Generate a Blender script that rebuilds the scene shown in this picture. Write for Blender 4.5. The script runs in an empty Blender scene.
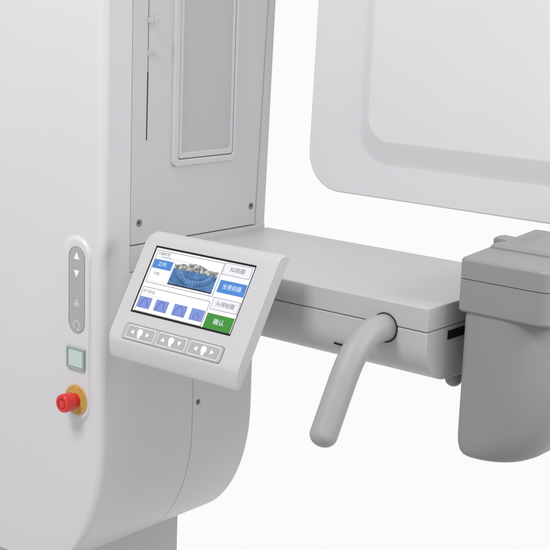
import bpy, bmesh, math, random
from mathutils import Vector, Matrix
random.seed(7)
S = bpy.context.scene
COL = S.collection
PI = math.pi

# ------------------------------------------------------------------ materials
def lin(c):
    return tuple(((v/255)/12.92 if v/255 <= .04045 else ((v/255+.055)/1.055)**2.4) for v in c) + (1.0,)

def paint(name, col, rough=.45, spec=.4, bump=.03, scale=900, tone=.03, coat=0.0):
    """moulded plastic / sprayed metal: faint orange peel, slight tone and gloss variation"""
    m = bpy.data.materials.new(name); m.use_nodes = True
    nt = m.node_tree; b = nt.nodes['Principled BSDF']
    tc = nt.nodes.new('ShaderNodeTexCoord')
    n1 = nt.nodes.new('ShaderNodeTexNoise'); n1.inputs['Scale'].default_value = 5; n1.inputs['Detail'].default_value = 5
    n2 = nt.nodes.new('ShaderNodeTexNoise'); n2.inputs['Scale'].default_value = scale; n2.inputs['Detail'].default_value = 2
    nt.links.new(tc.outputs['Object'], n1.inputs['Vector']); nt.links.new(tc.outputs['Object'], n2.inputs['Vector'])
    mx = nt.nodes.new('ShaderNodeMix'); mx.data_type = 'RGBA'
    c = col if len(col) == 4 else tuple(col)+(1,)
    mx.inputs['A'].default_value = tuple(v*(1-tone) for v in c[:3])+(1,)
    mx.inputs['B'].default_value = tuple(min(1, v*(1+tone)) for v in c[:3])+(1,)
    nt.links.new(n1.outputs['Fac'], mx.inputs['Factor']); nt.links.new(mx.outputs['Result'], b.inputs['Base Color'])
    mr = nt.nodes.new('ShaderNodeMapRange'); mr.inputs['To Min'].default_value = rough-.06; mr.inputs['To Max'].default_value = rough+.06
    nt.links.new(n1.outputs['Fac'], mr.inputs['Value']); nt.links.new(mr.outputs['Result'], b.inputs['Roughness'])
    b.inputs['Specular IOR Level'].default_value = spec
    b.inputs['Coat Weight'].default_value = coat
    if bump:
        bp = nt.nodes.new('ShaderNodeBump'); bp.inputs['Strength'].default_value = bump; bp.inputs['Distance'].default_value = .0006
        nt.links.new(n2.outputs['Fac'], bp.inputs['Height']); nt.links.new(bp.outputs['Normal'], b.inputs['Normal'])
    return m

def glow(name, rgb, strength=1.0):
    """a patch of the lit display"""
    m = bpy.data.materials.new(name); m.use_nodes = True
    b = m.node_tree.nodes['Principled BSDF']
    c = lin(rgb)
    b.inputs['Base Color'].default_value = (.02, .02, .02, 1); b.inputs['Roughness'].default_value = .35
    b.inputs['Specular IOR Level'].default_value = .15
    b.inputs['Emission Color'].default_value = c; b.inputs['Emission Strength'].default_value = strength
    return m

def grey(v, t=1.0):
    return (v, v*.99, v*1.012)

WHITE = paint('white_cover_paint', grey(.64), .42)
WHITE2 = paint('white_tablet_plastic', grey(.53), .40)
PANEL = paint('panel_white', grey(.55), .45)
ARM = paint('arm_light_grey_paint', grey(.455), .42)
GREY = paint('support_grey_plastic', grey(.255), .42)
HANDLE = paint('handle_grey_rubber', grey(.335), .5, bump=.06)
PED = paint('pedestal_grey', grey(.54), .5)
DARK = paint('dark_gap', (.03, .03, .032), .7, bump=0)
BLACK = paint('black_rubber', (.008, .008, .008), .7, .2, bump=0)
METAL = paint('screw_grey', (.22, .22, .225), .4, bump=0)
GLASS = paint('mirror_pane_grey', grey(.45), .22, .5, bump=0, tone=0)
KEYG = paint('keypad_grey', grey(.39), .45, bump=.02)
KEYR = paint('key_rim_and_shade_grey', (.2, .2, .205), .5, bump=0)
KEYB = paint('keypad_base_grey', grey(.42), .5, bump=0)
ICON = paint('icon_white', (.9, .9, .9), .5, bump=0, tone=0)
ICON2 = paint('icon_faded_white', (.74, .74, .74), .5, bump=0, tone=0)
CLIP = paint('clip_grey', grey(.50), .5, bump=0)
LENS = paint('pale_green_lens', (.52, .63, .60), .3, .5, bump=0, coat=.3)
LENSF = paint('lens_frame_grey_green', (.33, .39, .38), .4, bump=0)
RED = paint('red_plastic', (.70, .022, .022), .32, .5, bump=.01, coat=.2)
RED2 = paint('dark_red_mark', (.33, .012, .012), .4, bump=0)
YEL = paint('yellow_collar', (.58, .36, .09), .5, bump=.02)
YEL2 = paint('collar_ink', (.38, .22, .06), .5, bump=0)
STEEL = paint('slot_grey', (.13, .13, .133), .5, bump=0)

# ------------------------------------------------------------------ mesh helpers
def link(name, bm, mat, parent=None, bevel=0, seg=3, smooth=True, ang=32, clamp=True):
    bmesh.ops.remove_doubles(bm, verts=bm.verts, dist=1e-7)
    bmesh.ops.recalc_face_normals(bm, faces=bm.faces)
    me = bpy.data.meshes.new(name); bm.to_mesh(me); bm.free()
    o = bpy.data.objects.new(name, me); COL.objects.link(o)
    mats = mat if isinstance(mat, (list, tuple)) else [mat]
    for m in mats: me.materials.append(m)
    if smooth:
        me.shade_smooth()
    if parent is not None:
        o.parent = parent
        o.matrix_parent_inverse = Matrix.Identity(4)
    if bevel:
        b = o.modifiers.new('bevel', 'BEVEL'); b.width = bevel; b.segments = seg; b.limit_method = 'ANGLE'
        b.angle_limit = math.radians(ang); b.use_clamp_overlap = clamp; b.harden_normals = False
    if smooth:
        w = o.modifiers.new('wn', 'WEIGHTED_NORMAL'); w.keep_sharp = True; w.weight = 100
    return o

def sharp(o, deg=40):
    o.data.set_sharp_from_angle(angle=math.radians(deg)); return o

def loft(bm, rings, cap=(True, True), close=True, mat=0):
    vs = [[bm.verts.new(p) for p in r] for r in rings]
    n = len(rings[0])
    for a, b in zip(vs, vs[1:]):
        for i in range(n if close else n-1):
            j = (i+1) % n
            q = [a[i], a[j], b[j], b[i]]
            if len({tuple(round(c, 7) for c in v.co) for v in q}) == 4 or True:
                try:
                    f = bm.faces.new(q); f.material_index = mat
                except ValueError: pass
    if cap[0]:
        f = bm.faces.new(vs[0][::-1]); f.material_index = mat
    if cap[1]:
        f = bm.faces.new(vs[-1]); f.material_index = mat
    return vs

def prism(bm, pts, fn, a, b, mat=0):
    """extrude the 2D outline pts between depths a and b; fn(p, depth) -> xyz"""
    loft(bm, [[fn(p, a) for p in pts], [fn(p, b) for p in pts]], mat=mat)

def box(bm, x0, x1, y0, y1, z0, z1, mat=0):
    prism(bm, [(x0, y0), (x1, y0), (x1, y1), (x0, y1)], lambda p, z: (p[0], p[1], z), z0, z1, mat)

def rrect(x0, y0, x1, y1, r, n=6):
    """rounded rectangle outline, r a number or (bl, br, tr, tl)"""
    rs = r if isinstance(r, (tuple, list)) else (r,)*4
    out = []
    for (cx, cy, a0, rr) in ((x0+rs[0], y0+rs[0], PI, rs[0]), (x1-rs[1], y0+rs[1], 1.5*PI, rs[1]), (x1-rs[2], y1-rs[2], 0, rs[2]), (x0+rs[3], y1-rs[3], .5*PI, rs[3])):
        for i in range(n+1):
            a = a0+.5*PI*i/n
            out.append((cx+rr*math.cos(a), cy+rr*math.sin(a)))
    return out

def circ(cx, cy, r, n=40, ry=None):
    return [(cx+r*math.cos(2*PI*i/n), cy+(ry or r)*math.sin(2*PI*i/n)) for i in range(n)]

def tube(bm, path, r, n=28, caps='round'):
    rings = []
    P = [Vector(p) for p in path]
    side = Vector((1, 0, 0))
    def ring(c, t, rad):
        u = side - t*side.dot(t); u.normalize(); v = t.cross(u)
        return [tuple(c+u*rad*math.cos(2*PI*i/n)+v*rad*math.sin(2*PI*i/n)) for i in range(n)]
    T = []
    for i in range(len(P)):
        a = P[max(i-1, 0)]; b = P[min(i+1, len(P)-1)]
        T.append((b-a).normalized())
    for p, t in zip(P, T): rings.append(ring(p, t, r))
    for k in range(1, 9):                                            # domed end
        a = .5*PI*k/9
        rings.append(ring(P[-1]+T[-1]*r*.85*math.sin(a), T[-1], r*math.cos(a)))
    loft(bm, rings)

def empty(name, loc, rot=(0, 0, 0)):
    o = bpy.data.objects.new(name, None); COL.objects.link(o)
    o.location = loc; o.rotation_euler = rot; o.empty_display_size = .05
    return o

def tag(o, label, cat):
    o['label'] = label; o['category'] = cat

# ------------------------------------------------------------------ the x-ray machine
M = empty('xray_machine', (0, 0, 0))
tag(M, 'white dental x-ray column with a grey side arm, bent handle and red stop button', 'x-ray machine')

# The carriage is one section (x, z) carried along y: straight side at x = 0 that rolls under the bottom as an ellipse.
XC, HW, ZR, RA, RB = -.23, .23, -.275, .13, .195
def roll():
    out = []
    for k in range(0, 19):
        f = .5*PI*k/18
        out.append((ZR-RB*math.sin(f), -RA*(1-math.cos(f))))
    return out
def sx(x, xr): return XC+(x-XC)*(HW+xr)/HW

def arc(cx, cy, r, a0, a1, n, ry=None):
    return [(cx+r*math.cos(math.radians(a0+(a1-a0)*i/n)), cy+(ry or r)*math.sin(math.radians(a0+(a1-a0)*i/n))) for i in range(n+1)]

YF, YSEAM, YCOV, YB = -.335, -.1515, -.2832, -.0150
def cover_loop(yb):
    p = [(0.0, yb), (0.0, YF+.0125)]
    p += arc(-.0125, YF+.0125, .0125, 0, -90, 8)
    p += [(-.05, YF), (-.09, YF), (-.13, YF), (-.165, YF)]
    p += arc(-.165, -.215, .295, -92, -180, 16, ry=.12)[0:]
    p += [(-.46, yb if yb > -.2 else -.21)]
    return p
bm = bmesh.new()
rings = [[(x, y, z) for x, y in cover_loop(YCOV)] for z in (.62, .3, .0, -.0290)]
low = cover_loop(YSEAM-.0006)
for z in (-.0290, -.1, -.2): rings.append([(x, y, z) for x, y in low])
for z, xr in roll(): rings.append([(sx(x, xr), y, z) for x, y in low])
loft(bm, rings)
cover = sharp(link('front_cover', bm, WHITE, M), 50)

bm = bmesh.new()
loop = [(0, YSEAM+.0006), (-.46, YSEAM+.0006), (-.46, YB)] + arc(-.008, YB-.008, .008, 90, 0, 5)
rings = [[(x, y, z) for x, y in loop] for z in (-.0290, -.1, -.2)]
for z, xr in roll(): rings.append([(sx(x, xr), y, z) for x, y in loop])
loft(bm, rings)
shell = sharp(link('lower_shell', bm, WHITE, M), 50)

bm = bmesh.new()                                                     # dark core standing in for the shade inside the seams
loop = [(-.005, -.03), (-.005, -.30), (-.3, -.30), (-.3, -.03)]
rings = [[(x, y, z) for x, y in loop] for z in (.61, -.2)]
for z, xr in roll()[:-3]: rings.append([(sx(x, xr), y, z) for x, y in loop])
loft(bm, rings)
link('seam_shade_core', bm, DARK, M, smooth=False)

# side panel with its slight taper, and the edge trim behind it
def yr(z): return -.0250+(z-.008)*.0457
def slab(name, mat, corners, x0, x1, bevel, parent=M):
    bm = bmesh.new()
    prism(bm, corners, lambda p, d: (d, p[0], p[1]), x0, x1)
    return link(name, bm, mat, parent, bevel=bevel, seg=3)
slab('side_panel', PANEL, [(-.2820, .0086), (yr(.0086), .0086), (yr(.62), .62), (-.2820, .62)], -.02, 0, .0012)
def ye(z): return .0005+(z)*.0285
slab('edge_trim', PANEL, [(yr(.0)+.0028, .0015), (ye(0), .0015), (ye(.62), .62), (yr(.62)+.0028, .62)], -.10, -.0012, .003)

bm = bmesh.new(); box(bm, -.06, -.0002, -.2824, -.0006, -.0282, .0072)
link('arm_root_ledge', bm, PANEL, M, bevel=.0008, seg=2)
# tall mirror: flange, dark gasket, inner lip and pane
def frame_ring(bm, outer, inner, fn, d0, d1, mat=0):
    """flat ring with a wall outside and inside"""
    loft(bm, [[fn(p, d0) for p in outer], [fn(p, d1) for p in outer], [fn(p, d1) for p in inner], [fn(p, d0) for p in inner]], cap=(False, False), mat=mat)
fx = lambda p, d: (d, p[0], p[1])
bm = bmesh.new()
frame_ring(bm, rrect(-.2072, .1085, -.0765, .62, .009), rrect(-.1958, .1178, -.0825, .615, .004), fx, -.001, .0045)
link('mirror_frame', bm, PANEL, M, bevel=.0016, seg=3)
bm = bmesh.new()
prism(bm, rrect(-.1965, .1170, -.0820, .615, .004), fx, -.001, .0008)
gk = link('mirror_gasket', bm, DARK, M, smooth=False)
bm = bmesh.new()
frame_ring(bm, rrect(-.1950, .1188, -.0833, .614, .004), rrect(-.1885, .1270, -.0885, .61, .003), fx, 0, .0034)
link('mirror_lip', bm, PANEL, gk, bevel=.0010, seg=2)
bm = bmesh.new()
prism(bm, rrect(-.1888, .1267, -.0882, .61, .003), fx, .0004, .0016)
link('mirror_pane', bm, GLASS, gk, smooth=False)

# slot, its clips, screws
bm = bmesh.new()
prism(bm, [(-.2553, .1480), (-.2539, .1480), (-.2530, .2385), (-.2547, .2385)], fx, -.002, .0004)
link('slot', bm, BLACK, M, smooth=False)
bm = bmesh.new()
prism(bm, [(-.25435, .2385), (-.2533, .2385), (-.2534, .62), (-.25445, .62)], fx, -.002, .0003)
link('slot_groove', bm, STEEL, M, smooth=False)
for z, out in ((.3050, .008), (.263, .0025)):
    bm = bmesh.new()
    box(bm, -.001, out, -.2548, -.2520, z-.0036, z+.0036)
    box(bm, out-.003, out, -.2519, -.2400, z-.0027, z+.0027)
    link('clip', bm, CLIP, M, bevel=.0008)
def screw(x, y, z, r):
    bm = bmesh.new()
    f = lambda rr, d: [(x+d, y+rr*math.cos(2*PI*i/28), z+rr*math.sin(2*PI*i/28)) for i in range(28)]
    loft(bm, [f(r, -.001), f(r, .0006), f(r*.86, .0006), f(r*.78, .0001)], cap=(False, True))
    o = sharp(link('screw', bm, METAL, M), 35)
    bm = bmesh.new()
    loft(bm, [[(x+d, y-.0006+r*.40*math.cos(PI*i/3), z+.0006+r*.40*math.sin(PI*i/3)) for i in range(6)] for d in (.0, .0004)])
    link('hex_socket_shade', bm, DARK, o, smooth=False)  # dark hexagon set up and left, painting the shade of the recess
screw(0, -.2663, .0375, .0052); screw(0, -.0345, .0370, .0050); screw(0, -.1400, -.2417, .0042)

# pedestal below the carriage
bm = bmesh.new()
prism(bm, rrect(-.32, -.325, -.1180, -.05, .004, 3), lambda p, d: (p[0], p[1], d), -1.25, -.40)
link('pedestal', bm, PED, M)

# control strip on the front face (its plane faces -y)
fy = lambda p, d: (p[0], d, p[1])
def stadium(cx, z0, z1, hw, n=14):
    return rrect(cx-hw, z0, cx+hw, z1, hw*.999, n)
bm = bmesh.new()
cx = -.0425
rings = []
for k in range(17):
    t = k/16; d = YF+.00005-.0036*(.5-.5*math.cos(PI*t))
    hw = .0300+(.0215-.0300)*t; c_ = -.0472+.0042*t
    rings.append([fy(p, d) for p in stadium(c_, -.2400+.0090*t, .0240-.0080*t, hw)])
loft(bm, rings, cap=(False, True))
strip = link('control_strip', bm, WHITE, M)
YS = -.33857
bm = bmesh.new(); prism(bm, stadium(-.0429, -.1106, .0083, .0157, 12), fy, YS+.001, YS-.0003); kr = link('keypad_recess_shade', bm, KEYR, M, smooth=False)  # dark pill shifted left, stands in for the recess's shaded wall
bm = bmesh.new(); prism(bm, stadium(-.0421, -.1100, .0076, .0147, 12), fy, YS, YS-.0010); link('keypad', bm, KEYG, kr, bevel=.0004, seg=2, ang=50)
YI = YS-.0010
def flat_y(name, pts, parent, mat, y, th=.0003):
    bm = bmesh.new()
    for pl in pts: prism(bm, pl, fy, y+.0001, y-th)
    return link(name, bm, mat, parent, smooth=False)
cxk = -.0423
flat_y('up_arrow', [[(cxk-.0053, -.0088), (cxk+.0053, -.0088), (cxk, .0008)]], kr, ICON, YI)
flat_y('down_arrow', [[(cxk-.0053, -.0240), (cxk, -.0336), (cxk+.0053, -.0240)]], kr, ICON, YI)
def stroke(p, q, w):
    d = Vector((q[0]-p[0], q[1]-p[1])); d.normalize(); n = Vector((-d.y, d.x))*w/2
    return [(p[0]+n.x, p[1]+n.y), (p[0]-n.x, p[1]-n.y), (q[0]-n.x, q[1]-n.y), (q[0]+n.x, q[1]+n.y)]
zb = -.0690
q_ = .78
flat_y('laser_icon', [stroke((cxk+a*q_, zb+b*q_), (cxk+c*q_, zb+d*q_), .0009) for a, b, c, d in ((0, .0065, -.0055, -.003), (.0004, .0065, .0059, -.003), (-.0062, -.0045, -.0022, -.0045), (.0022, -.0045, .0062, -.0045), (0, -.0036, 0, -.0065))]
       + [circ(cxk, zb-.0010, .0016, 14)], kr, ICON2, YI)
zb = -.0985
def ring_arc(cx, cz, r, w, a0, a1, n=22):
    o = arc(cx, cz, r+w/2, a0, a1, n); i = arc(cx, cz, r-w/2, a0, a1, n)
    return [[o[k], o[k+1], i[k+1], i[k]] for k in range(n)]
bmq = bmesh.new()
for q in ring_arc(cxk, zb, .0056, .0009, -60, 240): prism(bmq, q, fy, YI+.0001, YI-.0003)
prism(bmq, [(cxk+.0052, zb-.0072), (cxk+.0012, zb-.0066), (cxk+.0046, zb-.0030)], fy, YI+.0001, YI-.0003)
link('return_icon', bmq, ICON2, kr, smooth=False)

# pale green indicator in its frame
bm = bmesh.new()
frame_ring(bm, rrect(-.0597, -.1600, -.0250, -.1300, .0015, 3), rrect(-.0567, -.1572, -.0280, -.1328, .001, 3), fy, YS+.001, YS-.0040)
lf = link('indicator_frame', bm, LENSF, M, bevel=.0005, seg=2)
bm = bmesh.new()
prism(bm, rrect(-.0566, -.1571, -.0281, -.1329, .001, 3), fy, YS+.001, YS-.0030)
link('indicator_lens', bm, LENS, lf, bevel=.0008, seg=2)

# emergency stop: yellow collar, red push button
ex, ez = -.0425, -.2040
bm = bmesh.new()
f = lambda r, d: [(ex+r*math.cos(2*PI*i/48), YS-d, ez+r*math.sin(2*PI*i/48)) for i in range(48)]
loft(bm, [f(.0212, -.001), f(.0212, .0012), f(.0204, .0018), f(.010, .0020)])
stop = sharp(link('emergency_stop', bm, YEL, M), 40)
bm = bmesh.new()
for k in range(26):                                                  # printed ring text, too small to read
    a = 2*PI*k/26
    if k in (6, 7, 19, 20): continue
    c, s = math.cos(a), math.sin(a)
    h, w = .0011, .00095*random.uniform(.6, 1.1)
    q = [(ex+c*(.0172+u)-s*v, ez+s*(.0172+u)+c*v) for u, v in ((-h, -w), (h, -w), (h, w), (-h, w))]
    prism(bm, q, fy, YS-.0018, YS-.0021)
link('collar_print', bm, YEL2, stop, smooth=False)
bm = bmesh.new()
pr = [(.0098, .001), (.0098, .006), (.0104, .0075), (.0122, .0095), (.0128, .013), (.0129, .021), (.0127, .0245), (.0120, .0262), (.0108, .0270), (.0085, .0272), (.0080, .0266), (.0050, .0266), (.0045, .0272), (.0001, .0273)]
loft(bm, [f(r, d) for r, d in pr])
btn = sharp(link('stop_button', bm, RED, stop), 60)
bm = bmesh.new()
for a0 in (20, 140, 260):
    for q in ring_arc(ex, ez, .0066, .0012, a0, a0+80, 8): prism(bm, q, fy, YS-.0264, YS-.0271)
    a = math.radians(a0+92); t = Vector((-math.sin(a), math.cos(a))); c = Vector((math.cos(a), math.sin(a)))*.0066
    b0 = Vector((math.cos(math.radians(a0+78)), math.sin(math.radians(a0+78))))
    p = [(ex+c.x+t.x*.001, ez+c.y+t.y*.001), (ex+b0.x*.0048, ez+b0.y*.0048), (ex+b0.x*.0084, ez+b0.y*.0084)]
    prism(bm, p, fy, YS-.0264, YS-.0271)
link('turn_arrows', bm, RED2, stop, smooth=False)

# ---- side arm: section in (y, z), carried along x, flaring into the column at its root
AY0, AY1, AXE = -.2585, .0085, .4586
bm = bmesh.new()
top = [(AY0, -.0282), (AY0, 0), (AY1, 0), (AY1, -.0282)]
prism(bm, top, lambda p, d: (d, p[0], p[1]), -.003, AXE)
armcov = link('arm_cover', bm, ARM, None, bevel=.0016, seg=3)
low = [(AY0, -.0290), (AY0, -.048)] + arc(AY0+.05, -.048, .05, 183, 268, 14, ry=.045) + [(-.15, -.0945), (-.04, -.0945)] + arc(AY1-.035, -.0595, .035, -88, -3, 8) + [(AY1, -.0290)]
bm = bmesh.new()
rings = []
R = .034
for X in (-.003, 0, .0012, .003, .006, .010, .015, .021, .028, .034, .12, .3, AXE):
    d = 0 if X >= R else R-math.sqrt(max(0, R*R-(R-max(X, 0))**2))
    ring = []
    for y, z in low:
        t = min(1, max(0, (-.0290-z)/.0655))
        ring.append((X, y, z-d*t))
    rings.append(ring)
loft(bm, rings)
arm = sharp(link('support_arm', bm, ARM, M, bevel=.0012, seg=2, ang=55), 50)
armcov.parent = arm
bm = bmesh.new()
box(bm, 0, AXE-.002, AY0+.002, AY1-.002, -.032, -.02)
link('arm_seam', bm, DARK, arm, smooth=False)
bm = bmesh.new()                                                     # small vent slit on the rolled lower edge
prism(bm, [(.3250, -.0662), (.3390, -.0669), (.3400, -.0682), (.3260, -.0676)], fy, AY0+.006, AY0+.0020)
link('arm_slit', bm, BLACK, arm, smooth=False)
bm = bmesh.new()                                                     # black bracket slot in the end face
prism(bm, [(-.2131, -.0335), (-.2131, -.0445), (-.12, -.0445), (-.12, -.0335)], fx, AXE-.002, AXE+.0006)
link('bracket_slot', bm, BLACK, arm, smooth=False)
bm = bmesh.new()
box(bm, AXE-.01, .50, -.15, -.05, -.06, -.012)
link('bracket', bm, BLACK, arm, bevel=.002)
bm = bmesh.new()                                                     # rounded knob below the arm's end
f = lambda r, z: [(.4395+r*math.cos(2*PI*i/32), -.161+r*math.sin(2*PI*i/32), z) for i in range(32)]
loft(bm, [f(.0105, -.090), f(.0105, -.107)] + [f(.0105*math.cos(PI/2*k/8), -.107-.0095*math.sin(PI/2*k/8)) for k in range(1, 8)])
link('arm_knob', bm, GREY, arm)

# bent grab handle
hx = .4006
path = []
P0, P1, P2 = Vector((hx, -.2450, -.0325)), Vector((hx, -.2860, -.0325)), Vector((hx, -.3680, -.1370))
cor = Vector((hx, -.3075, -.0290))
path.append(P0); path.append(Vector((hx, -.262, -.0322)))
d2 = Vector((0, -.044, -.080)).normalized()
a = Vector((hx, -.276, -.0320)); e = Vector((hx, -.3395, -.0830)); c1 = a+Vector((0, -.028, .0005)); c2 = e-d2*.032
for k in range(15):
    t = k/14
    path.append(a*(1-t)**3+c1*3*t*(1-t)**2+c2*3*t*t*(1-t)+e*t**3)
for k in range(1, 7): path.append(e+d2*.063*k/6)
bm = bmesh.new(); tube(bm, path, .0162, 36)
hd = link('grab_handle', bm, HANDLE, M)
bm = bmesh.new()
f = lambda r, d: [(hx+r*math.cos(2*PI*i/40), AY0-d, -.0325+r*math.sin(2*PI*i/40)) for i in range(40)]
loft(bm, [f(.0182, -.004), f(.0182, .0005), f(.0150, .0005), f(.0150, -.004)], cap=(False, False))
link('handle_socket', bm, DARK, hd, smooth=False)

# ---- patient support unit at the arm's end
UX0, UX1, UY0, UY1 = .4728, .594, -.2200, -.045
bm = bmesh.new()
body = []
def brect(x0, x1, y0, y1, rl, rr): return rrect(x0, y0, x1, y1, (rl, rr, rr, rl), 10)
zs = [(.0, .590, 0), (-.05, .590, 0), (-.08, .589, 0), (-.10, .587, 0), (-.12, .583, 0), (-.135, .579, 0), (-.148, .574, .0), (-.158, .5685, .0006), (-.166, .5635, .0022), (-.171, .559, .0050), (-.1735, .554, .0085), (-.1745, .547, .014)]
for z, xr, ins in zs:
    body.append([(p[0], p[1], z*1.045) for p in brect(.4795+ins, xr-ins*.3, -.2165+ins, UY1-.006-ins, .009, min(.062, xr-ins*1.3-.4795-.014))])
loft(bm, body)
sb = sharp(link('support_body', bm, GREY, M), 60)
def ysl(z): return z
def crect(ins): return rrect(UX0+ins, UY0+ins, UX1-ins, UY1-ins, (.0065-ins*.5, .019-ins*.5, .019-ins*.5, .0065-ins*.5), 10)
def tier(name, lo, hi, mat, parent, rb, rt, slope=0.0):
    """one storey of the unit with a rounded lower edge (rb) and upper edge (rt)"""
    bm = bmesh.new(); rings = []
    body_ = []
    for k in range(6):
        a = .5*PI*k/5
        body_.append([(x, y, hi-rt*(1-math.cos(a))+(y-UY0)*slope) for x, y in crect(rt*(1-math.sin(a)))])
    if rb:
        low_ = []
        for k in range(6):
            a = .5*PI*k/5
            low_.append([(x, y, lo+rb*(1-math.sin(a))) for x, y in crect(rb*(1-math.cos(a)))])
    else: low_ = [[(x, y, lo) for x, y in crect(0)]]
    loft(bm, low_[::-1] + body_[::-1])
    return sharp(link(name, bm, mat, parent), 55)
tier('support_collar', -.0060, .0330, GREY, sb, .0040, .0005)
tier('support_cap', .0338, .0580, GREY, sb, .0004, .0045, .075)
bm = bmesh.new(); rr = crect(.0016); loft(bm, [[(x, y, .030) for x, y in rr], [(x, y, .036) for x, y in rr]]); link('support_seam', bm, DARK, sb, smooth=False)
# raised block on the cap: notch and nub on its left edge, saddle at the back
def interp(tab, t):
    for (a, va), (b, vb) in zip(tab, tab[1:]):
        if a <= t <= b:
            u = (t-a)/(b-a); u = u*u*(3-2*u); return va+(vb-va)*u
    return tab[-1][1] if t > tab[-1][0] else tab[0][1]
LEFT = [(-.1635, .4790), (-.158, .4775), (-.146, .4790), (-.1390, .4835), (-.1365, .4830), (-.1335, .4660), (-.130, .4640), (-.122, .4640), (-.116, .4665), (-.112, .474)]
bm = bmesh.new(); rings = []
for k in range(45):
    y = -.1635+.0515*k/44
    xl, xr_ = interp(LEFT, y), .590
    ry = interp([(-.1635, 0), (-.145, .35), (-.112, 1)], y)
    edge = max(0, 1-(y+.1635)/.004)**2*.0042+max(0, 1-(-.112-y)/.004)**2*.003
    nub = interp([(-.139, 0), (-.133, 1), (-.112, 1)], y)
    cols = [(xl, .052 if nub < .5 else .060)]
    for c in range(41):
        x = xl+(xr_-xl)*(c/40)**1.8
        rim = max(0, 1-(x-xl)/.0045)**2*.0030
        z = .0672+.0030*ry+.0012*nub*max(0, 1-(x-xl)/.022)+ry*.0120*interp([(.492, 0), (.530, 1), (.6, 1.1)], x)-rim-edge
        cols.append((x, z))
    cols.append((xr_, .052))
    rings.append([(x, y, z) for x, z in cols])
loft(bm, rings)
sharp(link('support_block', bm, GREY, sb), 60)

# ------------------------------------------------------------------ rotating housing (upper right)
H = empty('rotating_housing', (.40, .03, .0705))
tag(H, 'large pale rotating x-ray housing with rounded corner, hanging above the side arm', 'x-ray housing')
off = Vector((.40, .03, .0705))
def loc(p): return (p[0]-off.x, p[1]-off.y, p[2]-off.z)
def leanl(x, z): return x+(z-.10)*.026*max(0, 1-(x-.07)/.2)
bm = bmesh.new()
out = rrect(.0765, .0705, .80, .72, (.056, .03, .03, .03), 14)
out = [(leanl(x, z), z) for x, z in out]
prism(bm, out, lambda p, d: loc((p[0], d, p[1])), 0.0, .075)
HWHITE = paint('white_housing_paint', grey(.64), .42)
hb = link('housing_body', bm, HWHITE, H, bevel=.0025, seg=3, ang=50)
bm = bmesh.new()
def plate(l, b, r, dep): return [loc((leanl(x, z)+ (0), dep, z)) for x, z in rrect(l, b, .78-(l-.165), .70-(b-.12), (r, .03, .03, .03), 14)]
steps = [(a_, b_, c_, d_*.72) for a_, b_, c_, d_ in ((.1620, .1180, .0500, -.0000), (.1655, .1205, .0482, -.0004), (.1685, .1250, .0460, -.0019), (.1735, .1345, .0425, -.0055), (.1800, .1450, .0385, -.0096), (.1835, .1497, .0350, -.0114), (.1848, .1512, .0330, -.0119), (.1856, .1520, .0315, -.0120))]
loft(bm, [plate(*s) for s in steps], cap=(False, True))
link('housing_panel', bm, HWHITE, hb)

# ------------------------------------------------------------------ control tablet: local x right, y up the face, z out of it
T = empty('control_tablet', (.0878, -.3200, .0240), (math.radians(60), 0, 0))
tag(T, 'white tilted control tablet with colour touch screen and three grey arrow keys', 'control panel')
mm = .001
u0, u1 = -24*mm, 194*mm
# side profile (distance down the face, depth behind it), outer skin then back
prof = [(-25.3, 17), (-25.6, 13.2), (-24.2, 8.0), (-21.8, 4.4), (-18.6, 2.0), (-14.5, .5), (-9, 0), (20, 0), (70, 0), (118, 0), (126.5, .15), (129.5, 1.2), (136, 4.6), (143, 9.2), (146.8, 12.2), (147.6, 14), (146, 16.2), (120, 17.2), (40, 17.2)]
bm = bmesh.new()
P3 = lambda u, v, w: (u, -v, -w)
rings = []
def inset(k, cut):
    """profile pulled in towards the middle at the two ends to round the corners"""
    return [((v-62)*(1-cut/80)+62, w) for v, w in prof]
for u, cut in ((u0, 9.0), (u0+.6*mm, 6.8), (u0+1.8*mm, 4.4), (u0+3.6*mm, 2.4), (u0+6.0*mm, .9), (u0+9*mm, 0), (u0+60*mm, 0), (u1-60*mm, 0), (u1-5*mm, 0), (u1-2*mm, .25), (u1, 1.0)):
    rings.append([P3(u, v*mm, w*mm) for v, w in inset(0, cut)])
loft(bm, rings)
th = sharp(link('tablet_housing', bm, WHITE2, T, bevel=.0009, seg=2, ang=60), 50)
bm = bmesh.new(); box(bm, .03, .15, -.115, -.015, -.034, -.016); link('rear_housing', bm, ARM, T, bevel=.004)
bm = bmesh.new(); box(bm, .06, .12, -.085, -.045, -.075, -.03); link('mounting_bracket', bm, ARM, T, bevel=.004)

def sheet(name, polys, mat, w, parent, th_=.00015):
    bm = bmesh.new()
    for p in polys: prism(bm, [(a*mm, -b*mm) for a, b in p], lambda q, d: (q[0], q[1], d), w*mm-.0001, w*mm+th_)
    return link(name, bm, mat, parent, smooth=False)
def R4(x0, y0, x1, y1): return [(x0, y0), (x1, y0), (x1, y1), (x0, y1)]
def frame4(x0, y0, x1, y1, w):
    return [R4(x0, y0, x1, y0+w), R4(x0, y1-w, x1, y1), R4(x0, y0+w, x0+w, y1-w), R4(x1-w, y0+w, x1, y1-w)]
D_WHITE = glow('screen_white', (252, 252, 254)); D_GREY = glow('screen_button_grey', (241, 240, 245)); D_LINE = glow('screen_line', (120, 122, 130))
D_BLUE = glow('screen_blue', (70, 136, 214)); D_GREEN = glow('screen_green', (54, 146, 46)); D_TXT = glow('screen_text_grey', (110, 112, 118))
D_PERI = glow('screen_periwinkle', (126, 147, 220)); D_PERI2 = glow('screen_arch_line', (62, 84, 168)); D_LITE = glow('screen_text_white', (226, 238, 250)); D_DARK = glow('screen_dark', (24, 30, 42))
D_THIN = glow('screen_thin_line', (196, 199, 206))
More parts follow.
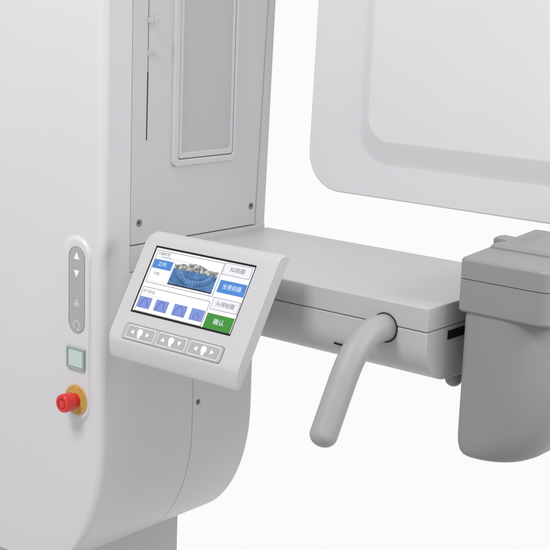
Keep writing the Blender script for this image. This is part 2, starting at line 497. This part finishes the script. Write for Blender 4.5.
sheet('screen_bezel', [R4(-2.4, -2.4, 164.2, 88.6)], BLACK, .0, T, .0005)
scr = sheet('touch_screen', [R4(0.2, .3, 163.3, 86.2)], D_WHITE, .5, T, .0002)
L1 = .75
for q in ((3.0, 2.6, 116.6, 47.2), (3.0, 53.0, 116.6, 86.2)):
    sheet('screen_frame', frame4(*q, .7), D_LINE, L1, scr)
for q in ((117.6, 1.4, 161.4, 17), (119.4, 46.6, 162.6, 62.2)):
    sheet('screen_key_outline', frame4(*q, .6), D_LINE, L1, scr)
    sheet('screen_key', [R4(q[0]+.6, q[1]+.6, q[2]-.6, q[3]-.6)], D_GREY, L1-.02, scr)
sheet('screen_key', [R4(119.8, 23.8, 162.6, 39.9)], D_BLUE, L1, scr)['label'] = 'blue highlighted screen key'
sheet('screen_key', [R4(119.4, 67.2, 162.6, 86.2)], D_GREEN, L1, scr)['label'] = 'green confirm screen key'
sheet('screen_tab', [R4(4.2, 15.0, 36.2, 27.0)], D_BLUE, L1, scr)
sheet('screen_rule', [R4(4.6, 11.4, 62, 11.9), R4(4.6, 63.0, 44, 63.4), R4(37.0, 14.0, 37.4, 45), R4(4.6, 44.4, 37, 44.8)], D_THIN, L1, scr)
sheet('screen_rule', [R4(14, 10.6, 30, 11.5)], glow('screen_rule_blue', (120, 170, 235)), L1+.12, scr)
for x0 in (4.2, 33.2, 64.2, 93.4):                                   # four jaw-arch thumbnails
    s = 1.0 if x0 < 90 else .72
    sheet('arch_thumbnail', [R4(x0, 66.0, x0+20.8, 80.3)], D_PERI, L1, scr)
    q = []
    c0 = (x0+10.4, 79.0)
    pts_ = []
    for k in range(19):
        t = -1+2*k/18
        pts_.append((c0[0]+t*6.4*s*(1 if x0 < 60 or x0 > 90 else 1.15), c0[1]-11.0*s*(1-abs(t)**2.3)))
    for p, r in zip(pts_, pts_[1:]): q.append(stroke(p, r, .75 if s == 1 else .6))
    sheet('arch_curve', q, D_PERI2, L1+.15, scr)
    sheet('thumbnail_edge', [R4(x0+20.8, 66.6, x0+21.3, 80.9), R4(x0+.5, 80.3, x0+21.3, 80.8)], D_PERI2, L1, scr)

# x-ray picture: blue slice with jaw arches, ragged pale crowns above
def xray_mat():
    m = bpy.data.materials.new('screen_xray_picture'); m.use_nodes = True
    nt = m.node_tree; b = nt.nodes['Principled BSDF']; N = nt.nodes.new; Lk = nt.links.new
    tc = N('ShaderNodeTexCoord'); sp = N('ShaderNodeMapping'); sp.inputs['Location'].default_value = (-.076, .046, 0); sp.inputs['Scale'].default_value = (1, 2.1, 1)
    Lk(tc.outputs['Object'], sp.inputs['Vector'])
    nz = N('ShaderNodeTexNoise'); nz.inputs['Scale'].default_value = 70; nz.inputs['Detail'].default_value = 6
    Lk(tc.outputs['Object'], nz.inputs['Vector'])
    wv = N('ShaderNodeTexWave'); wv.wave_type = 'RINGS'; wv.rings_direction = 'Z'; wv.inputs['Scale'].default_value = 27; wv.inputs['Distortion'].default_value = 5; wv.inputs['Detail'].default_value = 3
    Lk(sp.outputs['Vector'], wv.inputs['Vector'])
    ad = N('ShaderNodeMath'); ad.operation = 'MULTIPLY_ADD'; ad.inputs[1].default_value = .13
    Lk(wv.outputs['Fac'], ad.inputs[0]); Lk(nz.outputs['Fac'], ad.inputs[2])
    cr = N('ShaderNodeValToRGB')
    e = cr.color_ramp.elements
    e[0].position = .32; e[0].color = lin((40, 80, 130)); e[1].position = .9; e[1].color = lin((104, 150, 198))
    k = e.new(.56); k.color = lin((66, 116, 170))
    Lk(ad.outputs[0], cr.inputs['Fac'])
    Lk(cr.outputs['Color'], b.inputs['Emission Color']); b.inputs['Emission Strength'].default_value = 1
    b.inputs['Base Color'].default_value = (.02, .02, .02, 1); b.inputs['Roughness'].default_value = .35; b.inputs['Specular IOR Level'].default_value = .15
    return m
def bone_mat():
    m = bpy.data.materials.new('screen_bone_picture'); m.use_nodes = True
    nt = m.node_tree; b = nt.nodes['Principled BSDF']; N = nt.nodes.new; Lk = nt.links.new
    tc = N('ShaderNodeTexCoord'); nz = N('ShaderNodeTexNoise'); nz.inputs['Scale'].default_value = 230; nz.inputs['Detail'].default_value = 5
    Lk(tc.outputs['Object'], nz.inputs['Vector'])
    cr = N('ShaderNodeValToRGB'); e = cr.color_ramp.elements
    e[0].position = .36; e[0].color = lin((78, 84, 84)); e[1].position = .66; e[1].color = lin((212, 213, 210)); k = e.new(.5); k.color = lin((142, 146, 142))
    Lk(nz.outputs['Fac'], cr.inputs['Fac']); Lk(cr.outputs['Color'], b.inputs['Emission Color']); b.inputs['Emission Strength'].default_value = 1
    b.inputs['Base Color'].default_value = (.02, .02, .02, 1); b.inputs['Roughness'].default_value = .35; b.inputs['Specular IOR Level'].default_value = .15
    return m
sheet('xray_image', [[(39.6, 20.4), (112.8, 20.4), (113.0, 42.4), (39.2, 42.4)]], xray_mat(), L1, scr)
ARCH = glow('screen_xray_arch', (98, 145, 194)); ARCH2 = glow('screen_xray_shadow', (44, 86, 136)); TOOTH = glow('screen_xray_tooth', (106, 152, 200))
def el(rx, ry, a): return (78+rx*math.cos(math.radians(a)), 19.8+ry*math.sin(math.radians(a)))
for rx, ry, mt, wd in ((13, 7.0, ARCH, .35), (21, 11.6, ARCH2, .8), (31.5, 18.2, ARCH, .45), (34.2, 20.6, ARCH2, .7)):
    sheet('xray_arch', [stroke(el(rx, ry, a), el(rx, ry, a+5.2), wd) for a in range(8, 172, 5)], mt, L1+.1, scr)
for k in range(15):                                                  # the curved row of teeth
    a = 14+k*152/14
    c = el(26.2, 14.8, a); t = math.radians(a)
    sheet('xray_tooth', [[(c[0]+(2.6*math.cos(b)*math.cos(t)-1.25*math.sin(b)*math.sin(t)), c[1]+(2.6*math.cos(b)*math.sin(t)*.7+1.25*math.sin(b)*math.cos(t))) for b in [2*PI*i/12 for i in range(12)]]], TOOTH if k % 3 else ARCH, L1+.1, scr)
pts_ = [(40.0, 21.6)]
for k in range(45):
    x = 40+k*1.65
    t = (x-40)/73
    h = 17.6-3.4*math.sin(PI*min(1, t*1.25))**1.5-2.6*random.random()
    if x < 50: h = max(h, 15.5)
    pts_.append((x, h-1.2*(.3 < t < .75)))
pts_ += [(112.6, 21.6)]
for k in range(30): pts_.append((112.6-k*2.45-.6, 21.4+1.6*random.random()))
sheet('bone_image', [pts_], bone_mat(), L1+.12, scr)
sheet('image_base', [R4(39.2, 42.4, 113.0, 44.2)], D_DARK, L1, scr)

# writing
def text(s, x, y, size, mat, w, parent, stretch=1.0, name='screen_text'):
    cu = bpy.data.curves.new(name, 'FONT'); cu.body = s; cu.size = size*mm; cu.align_x = 'CENTER'; cu.align_y = 'CENTER'; cu.extrude = .00008
    cu.resolution_u = 2
    t = bpy.data.objects.new('tmp_text', cu); COL.objects.link(t)
    bpy.context.view_layer.update()
    me = bpy.data.meshes.new_from_object(t.evaluated_get(bpy.context.evaluated_depsgraph_get()))
    COL.objects.unlink(t); bpy.data.objects.remove(t)
    me.name = name
    me.materials.clear(); me.materials.append(mat)
    for v in me.vertices:
        v.co = Vector((v.co.x*stretch+x*mm, v.co.y-y*mm, v.co.z+w*mm))
    o = bpy.data.objects.new(name, me); COL.objects.link(o); o.parent = parent
    return o
WT = L1+.32
text('3D拍摄', 139.5, 9.2, 7.2, D_TXT, WT, scr, 1.05)
text('全景拍摄', 141.2, 31.8, 7.2, D_LITE, WT, scr, 1.05)
text('头颅拍摄', 141.0, 54.4, 7.2, D_TXT, WT, scr, 1.05)
text('确认', 141.0, 76.8, 8.2, D_LITE, WT, scr, 1.05)
text('正列', 19.5, 21.0, 6.4, D_LITE, WT, scr, 1.1)
text('TMJ', 15.6, 34.0, 5.6, D_TXT, WT, scr, 1.1)
text('扫描类型', 16.5, 7.2, 5.0, D_TXT, WT, scr, 1.05)
text('牙弓形态', 15.5, 59.0, 5.0, D_TXT, WT, scr, 1.05)

# key bar with three keys
def rsheet(name, x0, y0, x1, y1, r, mat, w, parent, th_=.0003):
    bm = bmesh.new()
    prism(bm, [(a*mm, -b*mm) for a, b in rrect(x0, y0, x1, y1, r, 5)], lambda q, d: (q[0], q[1], d), w*mm-.0003, w*mm+th_)
    return link(name, bm, mat, parent, smooth=False)
rim = rsheet('key_bar', -1.4, 102.9, 164.6, 124.4, 4.4, KEYR, 0.1, T)
rsheet('key_bar_face', -.6, 103.7, 163.8, 123.6, 3.7, KEYB, .5, rim)
def key(x0, x1, cx, kind):
    o = rsheet('key_outline', x0, 105.2, x1, 121.6, 3.0, ICON, .8, rim, .00005)
    k = rsheet('arrow_key', x0+.7, 105.9, x1-.7, 120.9, 2.5, KEYG, .9, rim, .0002)
    y = 113.4
    if kind == 'lr':
        tr = [[(cx-15.8, y), (cx-10.2, y-3.1), (cx-10.2, y+3.1)], [(cx+16.6, y), (cx+11, y-3.1), (cx+11, y+3.1)]]
    else:
        tr = [[(cx-16.4, y+2.6), (cx-13.3, y-3.0), (cx-10.2, y+2.6)], [(cx+10.4, y-2.6), (cx+16.6, y-2.6), (cx+13.5, y+3.0)]]
    for q in tr: sheet('key_arrow', [q], ICON, 1.1, rim, .0002)
    hp = []
    for i in range(41):                                              # white head on a short neck
        a = math.radians(118+304*i/40)
        r = 1+.05*math.cos(3*a+.8)
        hp.append((cx+4.4*r*math.cos(a), y-.8+4.8*r*math.sin(a)))
    hp += [(cx+2.4, y+6.3), (cx-2.2, y+6.3)]
    sheet('key_head_symbol', [hp], ICON, 1.1, rim, .0002)
key(4.6, 52.6, 27.4, 'lr'); key(57.4, 105.4, 81.0, 'ud'); key(110.2, 159.8, 134.6, 'lr')

M.location = (-.22, -.19, -1.25)                                     # the empty stands at the pedestal's foot
for ch in M.children: ch.matrix_parent_inverse = Matrix.Translation(-M.location)

# ------------------------------------------------------------------ camera
cd = bpy.data.cameras.new('camera'); cam = bpy.data.objects.new('camera', cd); COL.objects.link(cam)
Fv, Rv, Uv = Vector((-.61509, .76003, -.20981)), Vector((.77208, .63455, .03517)), Vector((-.15986, .14036, .97711))
mw = Matrix.Identity(4)
for i in range(3):
    mw[i][0] = Rv[i]; mw[i][1] = Uv[i]; mw[i][2] = -Fv[i]
mw[0][3], mw[1][3], mw[2][3] = 1.25304, -1.52044, .35121
cam.matrix_world = mw
cd.sensor_width = 36; cd.lens = 36*1332.5/550; cd.clip_start = .05; cd.clip_end = 100
S.camera = cam

# ------------------------------------------------------------------ light: white studio sweep behind, dimmer room elsewhere, soft key from the upper left
w = bpy.data.worlds.new('World'); S.world = w; w.use_nodes = True
nt = w.node_tree; bg = nt.nodes['Background']; N = nt.nodes.new; Lk = nt.links.new
tc = N('ShaderNodeTexCoord')
def dot(v):
    d = N('ShaderNodeVectorMath'); d.operation = 'DOT_PRODUCT'; d.inputs[1].default_value = v
    Lk(tc.outputs['Generated'], d.inputs[0]); return d.outputs['Value']
mr = N('ShaderNodeMapRange'); mr.interpolation_type = 'SMOOTHSTEP'
mr.inputs['From Min'].default_value = .35; mr.inputs['From Max'].default_value = .75
Lk(dot((-.62, .76, -.20)), mr.inputs['Value'])
mx = N('ShaderNodeMix'); mx.data_type = 'RGBA'
mx.inputs['A'].default_value = (.64, .636, .646, 1); mx.inputs['B'].default_value = (.965, .957, .983, 1)
Lk(mr.outputs['Result'], mx.inputs['Factor'])
Lk(mx.outputs['Result'], bg.inputs['Color']); bg.inputs['Strength'].default_value = 1.0

def area(name, loc, target, size, power):
    l = bpy.data.lights.new(name, 'AREA'); l.shape = 'SQUARE'; l.size = size; l.energy = power
    o = bpy.data.objects.new(name, l); COL.objects.link(o); o.location = loc
    o.rotation_euler = (Vector(target)-Vector(loc)).to_track_quat('-Z', 'Y').to_euler()
    return o
area('key_softbox', (.12, -1.90, 1.95), (.05, -.2, -.05), .75, 43)
area('side_softbox', (1.12, -.10, .36), (.5, -.15, -.05), .3, 4.0)

S.view_settings.view_transform = 'Standard'; S.view_settings.look = 'None'; S.view_settings.exposure = 0; S.view_settings.gamma = 1
S.render.engine = 'CYCLES'
